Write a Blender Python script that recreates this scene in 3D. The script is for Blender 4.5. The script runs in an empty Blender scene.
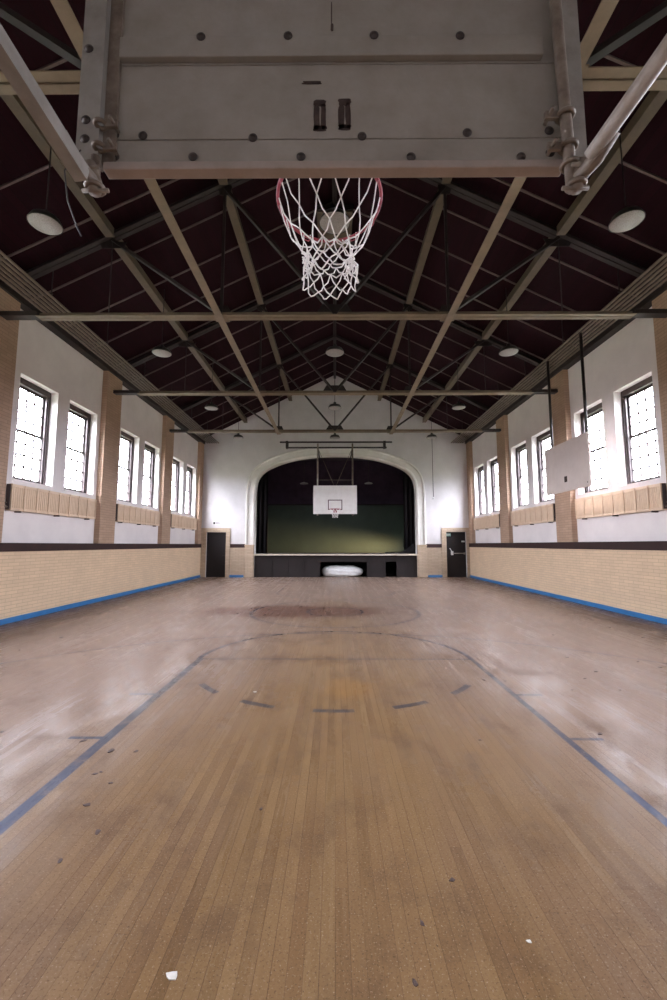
import bpy, bmesh, math, random
from mathutils import Vector, Matrix
random.seed(7)
PI = math.pi
scene = bpy.context.scene
COL = scene.collection

# ------------------------------------------------------------------ node helper
class S:
    """a float/colour socket with arithmetic"""
    def __init__(s, nt, sock): s.nt, s.s = nt, sock
    def _m(s, op, *a, clamp=False):
        n = s.nt.nodes.new('ShaderNodeMath'); n.operation = op; n.use_clamp = clamp
        for i, v in enumerate((s,) + a):
            if isinstance(v, S): s.nt.links.new(v.s, n.inputs[i])
            else: n.inputs[i].default_value = v
        return S(s.nt, n.outputs[0])
    def __add__(s, o): return s._m('ADD', o)
    def __sub__(s, o): return s._m('SUBTRACT', o)
    def __mul__(s, o): return s._m('MULTIPLY', o)
    def __truediv__(s, o): return s._m('DIVIDE', o)
    def rsub(s, v):
        n = s.nt.nodes.new('ShaderNodeMath'); n.operation = 'SUBTRACT'; n.inputs[0].default_value = v
        s.nt.links.new(s.s, n.inputs[1]); return S(s.nt, n.outputs[0])
    def abs(s): return s._m('ABSOLUTE')
    def floor(s): return s._m('FLOOR')
    def fract(s): return s._m('FRACT')
    def sqrt(s): return s._m('SQRT')
    def max(s, o): return s._m('MAXIMUM', o)
    def min(s, o): return s._m('MINIMUM', o)
    def gt(s, o): return s._m('GREATER_THAN', o)
    def lt(s, o): return s._m('LESS_THAN', o)
    def clamp(s): return s._m('ADD', 0.0, clamp=True)
    def atan2(s, o): return s._m('ARCTAN2', o)
    def remap(s, a, b, c=0.0, d=1.0):
        n = s.nt.nodes.new('ShaderNodeMapRange'); n.clamp = True
        s.nt.links.new(s.s, n.inputs[0])
        for i, v in enumerate((a, b, c, d)): n.inputs[i+1].default_value = v
        return S(s.nt, n.outputs[0])

def new_mat(name):
    m = bpy.data.materials.new(name); m.use_nodes = True
    nt = m.node_tree; nt.nodes.clear()
    out = nt.nodes.new('ShaderNodeOutputMaterial'); b = nt.nodes.new('ShaderNodeBsdfPrincipled')
    nt.links.new(b.outputs[0], out.inputs[0])
    return m, nt, b

def position(nt):
    g = nt.nodes.new('ShaderNodeTexCoord'); return g.outputs['Object']
def world_pos(nt):
    g = nt.nodes.new('ShaderNodeNewGeometry'); return g.outputs['Position']
def xyz(nt, sock):
    n = nt.nodes.new('ShaderNodeSeparateXYZ'); nt.links.new(sock, n.inputs[0])
    return [S(nt, n.outputs[i]) for i in range(3)]
def vec(nt, *c):
    n = nt.nodes.new('ShaderNodeCombineXYZ')
    for i, v in enumerate(c):
        if isinstance(v, S): nt.links.new(v.s, n.inputs[i])
        else: n.inputs[i].default_value = v
    return n.outputs[0]
def noise(nt, v, scale, detail=3, rough=0.55):
    n = nt.nodes.new('ShaderNodeTexNoise'); nt.links.new(v, n.inputs['Vector'])
    n.inputs['Scale'].default_value = scale; n.inputs['Detail'].default_value = detail; n.inputs['Roughness'].default_value = rough
    return S(nt, n.outputs[0])
def white(nt, v):
    n = nt.nodes.new('ShaderNodeTexWhiteNoise'); n.noise_dimensions = '3D'; nt.links.new(v, n.inputs['Vector'])
    return S(nt, n.outputs[0])
def mixc(nt, f, a, b):
    n = nt.nodes.new('ShaderNodeMix'); n.data_type = 'RGBA'
    if isinstance(f, S): nt.links.new(f.s, n.inputs[0])
    else: n.inputs[0].default_value = f
    for i, c in ((6, a), (7, b)):
        if isinstance(c, tuple): n.inputs[i].default_value = (*c, 1)
        else: nt.links.new(c, n.inputs[i])
    return n.outputs[2]
def bump(nt, b, h, dist=0.01, strength=0.5):
    n = nt.nodes.new('ShaderNodeBump'); n.inputs['Distance'].default_value = dist; n.inputs['Strength'].default_value = strength
    nt.links.new(h.s, n.inputs['Height']); nt.links.new(n.outputs[0], b.inputs['Normal'])

def c255(r, g, b):
    f = lambda v: (v/255/12.92) if v/255 <= .04045 else ((v/255+.055)/1.055)**2.4
    return (f(r), f(g), f(b))

def painted(name, col, col2=None, scale=6, rough=0.6, metal=0.0, bmp=0.0):
    m, nt, b = new_mat(name)
    if col2 is None: col2 = tuple(c*.75 for c in col)
    n = noise(nt, position(nt), scale, 5, .65).remap(.35, .7)
    nt.links.new(mixc(nt, n, col, col2), b.inputs['Base Color'])
    b.inputs['Roughness'].default_value = rough; b.inputs['Metallic'].default_value = metal
    if bmp: bump(nt, b, noise(nt, position(nt), scale*6, 4), bmp, .5)
    return m

def brick(name, axis, c1, c2, mortar):
    """running bond on a wall; axis 'x' or 'y' is the wall's length"""
    m, nt, b = new_mat(name)
    x, y, z = xyz(nt, world_pos(nt))
    u = x if axis == 'x' else y
    br = nt.nodes.new('ShaderNodeTexBrick')
    nt.links.new(vec(nt, u, z, 0.0), br.inputs['Vector'])
    br.inputs['Scale'].default_value = 1.0
    br.inputs['Brick Width'].default_value = .30; br.inputs['Row Height'].default_value = .068
    br.inputs['Mortar Size'].default_value = .006; br.inputs['Mortar Smooth'].default_value = .3
    br.inputs['Color1'].default_value = (*c1, 1); br.inputs['Color2'].default_value = (*c2, 1)
    br.inputs['Mortar'].default_value = (*mortar, 1)
    n = noise(nt, world_pos(nt), 2.2, 5, .7).remap(.3, .75)
    dirty = mixc(nt, n*.35, br.outputs[0], tuple(c*.6 for c in c1))
    nt.links.new(dirty, b.inputs['Base Color'])
    b.inputs['Roughness'].default_value = .85; b.inputs['Specular IOR Level'].default_value = .25
    bump(nt, b, S(nt, br.outputs[1]).rsub(1.0), .006, .6)
    return m

# ------------------------------------------------------------------ materials
M = {}
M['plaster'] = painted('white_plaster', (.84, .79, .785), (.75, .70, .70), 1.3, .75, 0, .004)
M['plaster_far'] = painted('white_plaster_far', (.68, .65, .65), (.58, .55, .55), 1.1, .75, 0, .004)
M['trim_white'] = painted('white_trim_paint', (.80, .78, .74), (.70, .67, .62), 2.0, .5)
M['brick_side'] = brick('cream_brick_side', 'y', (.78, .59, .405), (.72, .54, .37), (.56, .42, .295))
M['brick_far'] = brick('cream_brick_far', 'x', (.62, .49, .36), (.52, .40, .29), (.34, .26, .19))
M['brick_pilaster'] = brick('tan_brick_pilaster', 'y', (.52, .36, .26), (.46, .315, .225), (.34, .24, .175))
M['dado'] = painted('dark_dado_paint', (.034, .010, .008), (.020, .006, .005), 4, .75)
M['blue'] = painted('blue_paint', (.035, .19, .46), (.028, .15, .37), 5, .45)
M['tan_steel'] = painted('tan_painted_steel', (.128, .093, .058), (.084, .062, .041), 3, .6, 0, .002)
M['tan_bright'] = painted('tan_truss_paint', (.23, .175, .115), (.16, .12, .08), 3, .55, 0, .002)
M['dark_steel'] = painted('dark_painted_steel', (.026, .017, .015), (.015, .010, .009), 3, .6)
M['black_steel'] = painted('black_steel', (.03, .022, .02), (.018, .014, .013), 5, .5)
M['pipe_grey'] = painted('worn_pipe_paint', (.42, .38, .34), (.24, .19, .15), 9, .42, .1, .002)
M['pipe_rusty'] = painted('rusty_pipe_paint', (.20, .16, .125), (.10, .07, .05), 14, .55, .1, .003)
M['pipe_tan'] = painted('tan_heating_pipe', (.20, .16, .115), (.14, .11, .08), 5, .5)
M['board_grey'] = painted('grey_board_paint', (.29, .262, .228), (.22, .196, .166), 5, .65, 0, .003)
M['board_rail'] = painted('tan_board_rail', (.34, .275, .24), (.26, .21, .18), 6, .6, 0, .002)
M['board_angle'] = painted('grey_angle_iron', (.27, .25, .225), (.19, .17, .15), 8, .5, .1, .002)
M['bolt'] = painted('rusted_bolt', (.05, .035, .028), (.025, .018, .015), 20, .5, .4)
M['rust'] = painted('rust_stain', (.025, .013, .010), (.06, .035, .027), 30, .8)
M['rim_red'] = painted('red_rim_paint', (.30, .015, .035), (.42, .12, .15), 14, .4)
M['net'] = painted('white_net_cord', (.88, .86, .84), (.78, .75, .73), 30, .8)
M['frame'] = painted('dark_window_frame', (.065, .040, .038), (.035, .022, .022), 6, .5)
M['radiator'] = painted('tan_radiator_paint', (.80, .63, .47), (.70, .53, .38), 5, .5)
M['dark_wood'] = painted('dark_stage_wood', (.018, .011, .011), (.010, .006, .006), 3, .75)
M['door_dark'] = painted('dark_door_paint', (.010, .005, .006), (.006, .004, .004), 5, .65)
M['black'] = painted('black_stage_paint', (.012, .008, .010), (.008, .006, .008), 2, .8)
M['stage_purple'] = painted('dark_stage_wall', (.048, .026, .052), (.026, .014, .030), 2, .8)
M['lip'] = painted('pale_stage_lip', (.62, .55, .45), (.48, .40, .32), 3, .5)
M['shade'] = painted('dark_lamp_shade', (.05, .055, .045), (.03, .03, .028), 8, .4)
M['diffuser'] = painted('opal_lamp_glass', (.36, .34, .325), (.22, .205, .195), 60, .35)
M['white_board'] = painted('white_backboard_paint', (.80, .78, .75), (.72, .69, .66), 5, .5)
M['cream_board'] = painted('cream_backboard_paint', (.66, .57, .52), (.60, .51, .46), 4, .5)
M['red_line'] = painted('red_square_paint', (.07, .02, .02), (.05, .02, .02), 8, .6)
M['sheet'] = painted('white_plastic_sheet', (.82, .82, .82), (.66, .66, .66), 7, .45, 0, .02)
M['sign_white'] = painted('sign_white', (.75, .76, .74), (.65, .66, .64), 30, .5)
M['sign_green'] = painted('sign_green', (.25, .45, .38), (.18, .38, .32), 30, .5)
M['sign_dark'] = painted('sign_dark', (.02, .02, .02), (.03, .02, .02), 30, .5)
M['sign_grey'] = painted('sign_grey', (.40, .36, .38), (.34, .30, .32), 30, .5)
M['flake_dark'] = painted('dark_flake', (.05, .03, .025), (.09, .05, .04), 40, .8)
M['flake_light'] = painted('light_flake', (.72, .68, .62), (.6, .56, .5), 40, .8)
M['ground'] = painted('outside_ground', (.10, .11, .08), (.07, .08, .05), .5, .9)

# ceiling: dark maroon boards running along the hall
m, nt, b = new_mat('maroon_roof_boards')
x, y, z = xyz(nt, world_pos(nt))
bi = (x/.14)
w = white(nt, vec(nt, bi.floor(), (y/3.1).floor(), 0.0))
g = (bi.fract()-.5).abs().gt(.46)
colr = mixc(nt, w*.6, (.019, .0036, .0070), (.011, .0022, .0042))
colr = mixc(nt, g*.7, colr, (.008, .004, .005))
nt.links.new(colr, b.inputs['Base Color']); b.inputs['Roughness'].default_value = .8; b.inputs['Specular IOR Level'].default_value = .12
M['ceiling'] = m
M['batten'] = painted('dusty_roof_batten', (.15, .11, .10), (.09, .065, .06), 4, .7)

# green stage backdrop
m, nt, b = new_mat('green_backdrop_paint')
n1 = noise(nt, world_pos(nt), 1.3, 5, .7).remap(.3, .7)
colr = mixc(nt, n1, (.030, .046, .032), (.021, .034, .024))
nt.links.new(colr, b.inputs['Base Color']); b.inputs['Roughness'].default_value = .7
M['green'] = m

# glass
m = bpy.data.materials.new('window_glass'); m.use_nodes = True; nt = m.node_tree; nt.nodes.clear()
out = nt.nodes.new('ShaderNodeOutputMaterial'); mx = nt.nodes.new('ShaderNodeMixShader')
t = nt.nodes.new('ShaderNodeBsdfTransparent'); gl = nt.nodes.new('ShaderNodeBsdfGlossy')
t.inputs[0].default_value = (.97, .97, 1, 1); gl.inputs['Roughness'].default_value = .05
mx.inputs[0].default_value = .07
nt.links.new(t.outputs[0], mx.inputs[1]); nt.links.new(gl.outputs[0], mx.inputs[2]); nt.links.new(mx.outputs[0], out.inputs[0])
M['glass'] = m

# wooden gym floor with worn painted court lines
m, nt, b = new_mat('gym_floor_boards')
P = world_pos(nt)
x, y, z = xyz(nt, P)
PW = .057
px = x/PW; pid = px.floor()
off = white(nt, vec(nt, pid, 3.0, 0.0))
by = y/2.3 + off*5.0
pr = white(nt, vec(nt, pid, by.floor(), 7.0))
seam = (px.fract()-.5).abs().gt(.475)
seamn = noise(nt, vec(nt, pid*3.7, y*.55, 0.0), 1.0, 2).remap(.38, .60)
endj = (by.fract()-.5).abs().gt(.4985)
grain = noise(nt, vec(nt, x*38.0, y*1.6, pid), 1.0, 4, .6).remap(.3, .7)
big = noise(nt, vec(nt, x*1.0, y*.55, 0.0), .9, 4, .6).remap(.32, .68)
streak = noise(nt, vec(nt, pid*.9, y*.30, 0.0), 1.0, 3, .6).remap(.38, .66)
dirt = noise(nt, vec(nt, x*2.2, y*1.8, 5.0), 1.0, 6, .72).remap(.50, .72)
fine = noise(nt, vec(nt, x*60.0, y*60.0, 1.0), 1.0, 2, .6).remap(.3, .7)
base = mixc(nt, pr, (.198, .113, .052), (.152, .085, .038))
base = mixc(nt, grain*.35, base, (.25, .15, .082))
base = mixc(nt, streak*.55, base, (.285, .178, .085))
# dust-paled sides and far half, with reflected sky and wall light painted in
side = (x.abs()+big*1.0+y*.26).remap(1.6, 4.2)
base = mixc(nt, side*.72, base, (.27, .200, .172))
base = mixc(nt, dirt*.70, base, (.095, .052, .030))
spk = noise(nt, vec(nt, x*1.0, y*1.0, 21.0), 95.0, 3, .7).remap(.56, .70)
base = mixc(nt, spk*.7, base, (.055, .030, .018))
spl = noise(nt, vec(nt, x*1.0, y*1.0, 31.0), 110.0, 2, .7).remap(.60, .72)
base = mixc(nt, spl*.45, base, (.52, .40, .30))
base = mixc(nt, fine*.12, base, (.12, .07, .04))
base = mixc(nt, seam*seamn*.65, base, (.07, .035, .02))
base = mixc(nt, endj*.2, base, (.09, .05, .03))
# scuffed brown stain over the centre circle
sx = (x+.85)/2.5; sy = (y-9.9)/1.15
sr = (sx*sx+sy*sy).sqrt() + noise(nt, vec(nt, x, y, 2.0), 1.6, 4, .65)*.7
stain = sr.remap(1.35, .95)
base = mixc(nt, stain*.78, base, (.105, .050, .036))
s2 = ((x-.15)*(x-.15)+(y-4.65)*(y-4.65)*.6).sqrt()+noise(nt, vec(nt, x, y, 8.0), 3.0, 4)*.4
base = mixc(nt, s2.remap(.52, .35)*.4, base, (.26, .13, .04))
# lines
def band(d, hw, soft=.008): return ((d.abs().rsub(hw))/soft + .5).clamp()
def span(v, a, b_): return v.gt(a)*v.lt(b_)
ax = x.abs()
wear = noise(nt, vec(nt, x*3.0, y*3.0, 9.0), 1.6, 5, .7).remap(.30, .50, .45, 1.0)
FT = 5.82
lane_l = band(x+1.78, .042)*span(y, -1.0, FT)
lane_r = band(x-1.80, .028)*span(y, -1.0, FT)
ry = y-FT
rad = (x*x+ry*ry).sqrt()
ang = x.atan2(ry.rsub(0.0))*(180/PI)
dash = ((ang+6.5+24.3*4)/24.3).fract().lt(.50)*ang.abs().lt(60.0)
dashed = band(rad-1.77, .036)*dash*ry.lt(0.0)
arc = band(rad-1.80, .032, .015)*ry.gt(0.0)
ft = band(ry, .030)*ax.lt(1.8)
tk = band(y-3.50, .022) + band(y-4.48, .022)
ticks = tk*span(ax, 1.80, 2.08)
r3 = (x*x+(y-1.8)*(y-1.8)).sqrt()
three = band(r3-5.68, .030)*y.gt(1.8)
rc = (x*x+(y-9.83)*(y-9.83)).sqrt()
centre = band(rc-1.86, .045, .02) + band(rc-.62, .035, .02)
mid = band(y-9.83, .035)
fy = y-13.9
rf = (x*x+fy*fy).sqrt()
farkey = band(rf-1.85, .045, .02)*fy.lt(0.0) + band(ax-1.80, .02)*span(y, 13.9, 19.0) + band(fy, .02)*ax.lt(1.8)
border = band(ax-5.6, .022)*span(y, -.4, 19.0)
strong = ((lane_l+lane_r+ticks).clamp()*.80 + dashed*.72).clamp()*wear
weak = (arc*.95 + ft*.65 + three*.65 + centre*.62 + mid*.30 + farkey*.50).clamp()*wear
base = mixc(nt, weak.clamp(), base, (.045, .04, .05))
bluish = y.remap(2.2, 4.0)
lc = mixc(nt, bluish, (.03, .055, .12), (.030, .038, .052))
base = mixc(nt, strong.clamp(), base, lc)
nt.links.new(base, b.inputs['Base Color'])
rr = (pr*.08 + dirt*.22 + grain*.05 + noise(nt, vec(nt, x*2.0, y*1.2, 11.0), 1.5, 4)*.12 + .12)
nt.links.new(rr.s, b.inputs['Roughness'])
b.inputs['IOR'].default_value = 1.45; varn = noise(nt, vec(nt, x*1.1, y*.5, 41.0), 1.0, 3, .6).remap(.45, .62)*pr.remap(.25, .8)
nt.links.new((varn*.085+.018).s, b.inputs['Specular IOR Level'])
hgt = (px.fract()-.5)*(pr-.5)*1.6 + pr*.15 + grain*.15 - seam*seamn*.9 + noise(nt, vec(nt, x*9.0, y*1.5, 3.0), 1.0, 3)*.4
bump(nt, b, hgt, .0022, .55)
M['floor'] = m

# ------------------------------------------------------------------ mesh builder
class MB:
    def __init__(s): s.v = []; s.f = []; s.mi = []; s.sm = []
    def _add(s, vs, fs, mi=0, smooth=False):
        o = len(s.v); s.v += [tuple(v) for v in vs]
        for f in fs: s.f.append([i+o for i in f]); s.mi.append(mi); s.sm.append(smooth)
        return s
    def box(s, x0, x1, y0, y1, z0, z1, mi=0):
        v = [(x0,y0,z0),(x1,y0,z0),(x1,y1,z0),(x0,y1,z0),(x0,y0,z1),(x1,y0,z1),(x1,y1,z1),(x0,y1,z1)]
        return s._add(v, [(0,3,2,1),(4,5,6,7),(0,1,5,4),(1,2,6,5),(2,3,7,6),(3,0,4,7)], mi)
    def beam(s, a, b, w, h, up=(0,0,1), mi=0):
        a, b = Vector(a), Vector(b); d = (b-a).normalized()
        side = d.cross(Vector(up)).normalized(); u = side.cross(d).normalized()
        v = []
        for p in (a, b):
            for sx, sz in ((-1,-1),(1,-1),(1,1),(-1,1)): v.append(p+side*sx*w/2+u*sz*h/2)
        return s._add(v, [(0,1,2,3),(7,6,5,4),(0,4,5,1),(1,5,6,2),(2,6,7,3),(3,7,4,0)], mi)
    def tube(s, pts, r, n=10, closed=False, mi=0):
        pts = [Vector(p) for p in pts]; L = len(pts); vs = []; prev = None
        for i, p in enumerate(pts):
            if closed: d = pts[(i+1) % L]-pts[i-1]
            else: d = pts[min(i+1, L-1)]-pts[max(i-1, 0)]
            d.normalize()
            if prev is None:
                ref = Vector((0,0,1)) if abs(d.z) < .9 else Vector((1,0,0))
                prev = ref.cross(d).normalized()
            side = (prev-d*prev.dot(d)).normalized(); prev = side; u = d.cross(side)
            rr = r[i] if isinstance(r, (list, tuple)) else r
            for k in range(n):
                a = 2*PI*k/n; vs.append(p+(side*math.cos(a)+u*math.sin(a))*rr)
        fs = []
        for i in range(L if closed else L-1):
            j = (i+1) % L
            for k in range(n):
                k2 = (k+1) % n; fs.append((i*n+k, i*n+k2, j*n+k2, j*n+k))
        if not closed: fs += [tuple(range(n))[::-1], tuple((L-1)*n+k for k in range(n))]
        return s._add(vs, fs, mi, True)
    def lathe(s, prof, c=(0,0,0), n=28, mi=0):
        vs = []; fs = []
        for r, z in prof:
            for k in range(n):
                a = 2*PI*k/n; vs.append((c[0]+r*math.cos(a), c[1]+r*math.sin(a), c[2]+z))
        for i in range(len(prof)-1):
            for k in range(n):
                k2 = (k+1) % n; fs.append((i*n+k, i*n+k2, (i+1)*n+k2, (i+1)*n+k))
        return s._add(vs, fs, mi, True)
    def prism_y(s, poly, y0, y1, mi=0):
        """poly in xz, extruded along y"""
        bm = bmesh.new(); a = [bm.verts.new((p[0], y0, p[1])) for p in poly]
        f = bm.faces.new(a); r = bmesh.ops.extrude_face_region(bm, geom=[f])
        for g in r['geom']:
            if isinstance(g, bmesh.types.BMVert): g.co.y = y1
        bm.normal_update(); bmesh.ops.triangulate(bm, faces=[q for q in bm.faces if len(q.verts) > 4])
        bm.verts.index_update()
        s._add([v.co.copy() for v in bm.verts], [[v.index for v in q.verts] for q in bm.faces], mi); bm.free()
        return s
    def build(s, name, mats, parent=None, loc=None, bevel=0):
        me = bpy.data.meshes.new(name); me.from_pydata([tuple(v) for v in s.v], [], s.f)
        for mm in (mats if isinstance(mats, (list, tuple)) else [mats]): me.materials.append(M[mm])
        for p, i, sm in zip(me.polygons, s.mi, s.sm): p.material_index = i; p.use_smooth = sm
        bm = bmesh.new(); bm.from_mesh(me); bmesh.ops.recalc_face_normals(bm, faces=bm.faces); bm.to_mesh(me); bm.free()
        o = bpy.data.objects.new(name, me); COL.objects.link(o)
        if loc is not None: o.location = loc
        if parent is not None: o.parent = parent
        if bevel:
            md = o.modifiers.new('bevel', 'BEVEL'); md.width = bevel; md.segments = 2; md.limit_method = 'ANGLE'
        return o

def empty(name, loc=(0,0,0), rz=0):
    o = bpy.data.objects.new(name, None); COL.objects.link(o); o.location = loc; o.rotation_euler = (0,0,rz)
    o.empty_display_size = .1
    return o
def tag(o, label=None, cat=None, group=None, kind=None):
    if label: o['label'] = label
    if cat: o['category'] = cat
    if group: o['group'] = group
    if kind: o['kind'] = kind
    return o
def copy_tree(o, parent=None):
    c = o.copy(); COL.objects.link(c); c.parent = parent
    for ch in list(o.children): copy_tree(ch, c)
    return c

# ------------------------------------------------------------------ dimensions
PX, WX = 6.28, 6.42           # wainscot/pilaster plane, recessed plaster plane
YB, YF = -0.85, 20.10         # back wall, stage wall
RID, SL = 9.75, .503          # ridge height, roof slope
PIT = 4.12; Y0 = 7.24         # bay pitch, near edge of the pilaster behind the first lit window pair
TRY = [3.52+PIT*k for k in range(4)]
ZW0, ZW1 = 2.80, 5.00
roofz = lambda xx: RID-SL*abs(xx)

# ------------------------------------------------------------------ floor, ceiling
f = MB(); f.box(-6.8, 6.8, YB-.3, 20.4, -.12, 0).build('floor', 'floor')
tag(bpy.data.objects['floor'], 'worn strip-wood gymnasium floor with faded blue court lines', 'floor', kind='structure')

c = MB()
for s in (-1, 1):
    e = 6.75
    v = [(0,YB-.3,RID),(0,20.4,RID),(s*e,20.4,roofz(e)),(s*e,YB-.3,roofz(e))]
    v2 = [(p[0], p[1], p[2]+.2) for p in v]
    c._add(v+v2, [(0,1,2,3),(7,6,5,4),(0,4,5,1),(1,5,6,2),(2,6,7,3),(3,7,4,0)], 0)
    yy = 7.25-1.115*7
    while yy < 20:
        c.beam((0, yy, RID-.013), (s*6.4, yy, roofz(6.4)-.013), .036, .03, mi=1); yy += 1.115
c.build('ceiling', ['ceiling', 'batten'])
tag(bpy.data.objects['ceiling'], 'dark maroon boarded pitched ceiling with thin pale battens', 'ceiling', kind='structure')

# ------------------------------------------------------------------ side walls
WOFF = (1.13, 2.76)                     # window near edges from the pilaster's near edge
win_spans = []
for k in range(-2, 3):
    for o_ in WOFF: win_spans.append(Y0+PIT*k+o_)
WW = 1.20
for s, nm in ((-1, 'left'), (1, 'right')):
    w = MB()
    def bx(y0, y1, z0, z1, xa=WX, xb=WX+.36, mi=0):
        w.box(min(s*xa, s*xb), max(s*xa, s*xb), y0, y1, z0, z1, mi)
    bx(YB-.3, 20.4, 0, 1.50, PX, WX+.36, 1)
    bx(YB-.3, 20.4, 1.50, ZW0, mi=0)
    bx(YB-.3, 20.4, ZW1, 6.52, mi=0)
    e = YB-.3
    for ys in win_spans:
        bx(e, ys, ZW0, ZW1); e = ys+WW
    bx(e, 20.4, ZW0, ZW1)
    w.build('wall_'+nm, ['plaster', 'brick_side'])
    tag(bpy.data.objects['wall_'+nm], 'long %s side wall, white plaster above a cream brick wainscot' % nm, 'wall', kind='structure')
    MB().box(min(s*PX, s*(PX-.02)), max(s*PX, s*(PX-.02)), YB, 20.08, 0, .105).build('baseboard_'+nm, 'blue', bevel=.004)
    tag(bpy.data.objects['baseboard_'+nm], 'bright blue painted baseboard along the %s wall' % nm, 'baseboard', kind='structure')
ntr = [0]
def trim(mb, mats, label, bevel=0):
    ntr[0] += 1
    o = mb.build('trim_%d' % ntr[0], mats, bevel=bevel)
    return tag(o, label, 'trim', kind='structure')
for s, nm in ((-1, 'left'), (1, 'right')):
    a, b_ = sorted((s*(PX-.03), s*(WX+.01)))
    trim(MB().box(a, b_, YB, 20.09, 1.37 + (.02 if s > 0 else 0), 1.535 + (.035 if s > 0 else 0)), 'dado', 'dark brown dado rail capping the brick wainscot of the %s wall' % nm, .006)
    a, b_ = sorted((s*(WX-.19), s*(WX+.05)))
    trim(MB().box(a, b_, YB, 20.09, 6.30, 6.50), 'dark_steel', 'dark timber wall plate at the top of the %s wall' % nm)
    for k, word in zip(range(-2, 4), ('behind the camera end', 'beside the near hoop', 'before the first window pair', 'between first and second window pairs', 'between second and third window pairs', 'in the stage corner')):
        ya = Y0+PIT*k; yb = min(ya+.80, 20.09)
        ya = max(ya, YB)
        a, b_ = sorted((s*PX, s*(WX+.01)))
        trim(MB().box(a, b_, ya, yb, 1.535, 6.30), 'brick_pilaster', 'tan brick pilaster %s on the %s wall' % (word, nm))

# windows: origin at the sill's middle, on the inner wall plane; +x goes outwards
def make_window():
    root = empty('window_1'); tag(root, 'x', 'window', kind='structure')
    H = ZW1-ZW0; hw = WW/2; X0, X1 = .17, .30
    fr = MB()
    fr.box(X0, X1, -hw, -hw+.065, 0, H); fr.box(X0, X1, hw-.065, hw, 0, H)
    fr.box(X0, X1, -hw+.065, hw-.065, H-.13, H); fr.box(X0-.03, X1, -hw+.065, hw-.065, 0, .06)
    fr.box(X0+.02, X0+.055, -hw+.065, -hw+.10, .06, H-.13); fr.box(X0+.02, X0+.055, hw-.10, hw-.065, .06, H-.13)
    fr.build('window_frame', 'frame', root)
    MB().box(-.015, X0-.03, -hw, hw, -.02, .015).build('window_sill', 'plaster', root)
    for nm_, z0, z1, xx in (('lower', .06, 1.13, X0+.06), ('upper', 1.09, H-.13, X0+.095)):
        sb = MB(); y0, y1 = -hw+.065, hw-.065; d = .032; st = .048
        sb.box(xx, xx+d, y0, y0+st, z0, z1); sb.box(xx, xx+d, y1-st, y1, z0, z1)
        sb.box(xx, xx+d, y0+st, y1-st, z0, z0+st); sb.box(xx, xx+d, y0+st, y1-st, z1-st, z1)
        for q in (1, 2, 3):
            yy = y0+st+(y1-y0-2*st)*q/4; sb.box(xx+.008, xx+.026, yy-.016, yy+.016, z0+st, z1-st*.8)
            zz = z0+st+(z1-z0-1.8*st)*q/4; sb.box(xx+.009, xx+.025, y0+st, y1-st, zz-.016, zz+.016)
        so = sb.build('sash', 'frame', root)
        MB().box(xx+.014, xx+.018, y0+st, y1-st, z0+st, z1-st*.8).build('glass', 'glass', so)
    return root
proto = make_window(); wi = 0
ordw = {-2: 'beside the camera end', -1: 'ahead of the near hoop', 0: 'the largest pair in view', 1: 'the middle pair', 2: 'the pair by the stage'}
for s, nm in ((-1, 'left'), (1, 'right')):
    for i, ys in enumerate(win_spans):
        o = proto if wi == 0 else copy_tree(proto)
        wi += 1; o.name = 'window_%d' % wi
        o.location = (s*WX, ys+WW/2, ZW0); o.rotation_euler = (0, 0, 0 if s > 0 else PI)
        o['label'] = 'dark sash window, %s of %s in the %s wall' % (('nearer', 'further')[i % 2], ordw[i//2-2], nm)

# radiators
def make_radiator():
    root = empty('wall_radiator')
    tag(root, 'x', 'radiator', 'wall radiators under the windows')
    L = 2.96; n = 8; sw = L/n; H = .52
    first = None
    for k in range(n):
        y0 = -L/2+k*sw
        if first is None:
            sb = MB()
            sb.box(.03, .11, .012, sw-.012, 0, .055); sb.box(.03, .11, .012, sw-.012, H-.055, H)
            sb.box(.058, .088, .012, sw-.012, .05, H-.05)
            for q in range(6):
                yy = .012+(sw-.024)*(q+.5)/6
                sb.tube([(.085, yy, .03), (.085, yy, H-.03)], .021, 8)
            sb.box(.03, .125, 0, .02, 0, H); sb.box(.03, .125, sw-.02, sw, 0, H)
            first = sb.build('radiator_section', 'radiator', root, bevel=.004); first.location = (0, y0, 0)
        else:
            c_ = first.copy(); COL.objects.link(c_); c_.location = (0, y0, 0)
    MB().box(.03, .10, -L/2-.022, -L/2-.002, .02, H-.01).build('end_cap', 'frame', root)
    MB().tube([(.07, -L/2-.03, .06), (.07, -L/2-.12, .06), (.07, -L/2-.14, .03), (.07, -L/2-.14, -.03)], .018, 8).build('supply_pipe', 'pipe_rusty', root)
    v = MB(); v.lathe([(0, -.02), (.035, -.015), (.035, .02), (.015, .03), (.015, .06), (.04, .065), (.04, .08), (0, .08)], (.07, -L/2-.10, .07), 14)
    v.build('valve', 'pipe_rusty', root)
    for yy in (-1.2, 0, 1.2): MB().box(.0, .12, yy-.015, yy+.015, -.03, 0).build('bracket', 'frame', root)
    return root
rp = make_radiator(); first = True
for s, nm in ((-1, 'left'), (1, 'right')):
    for k in range(-2, 3):
        o = rp if first else copy_tree(rp); first = False
        yc = Y0+PIT*k+.80+.18+1.48
        o.location = (s*WX, yc, 2.17); o.rotation_euler = (0, 0, 0 if s < 0 else PI)
        if s > 0: o.scale = (1, -1, 1)
        o['label'] = 'long tan radiator below the windows %s, %s wall' % ({-2:'at the camera end',-1:'ahead of the near hoop',0:'seen largest',1:'of the middle bay',2:'next to the stage wall'}[k], nm)

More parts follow.
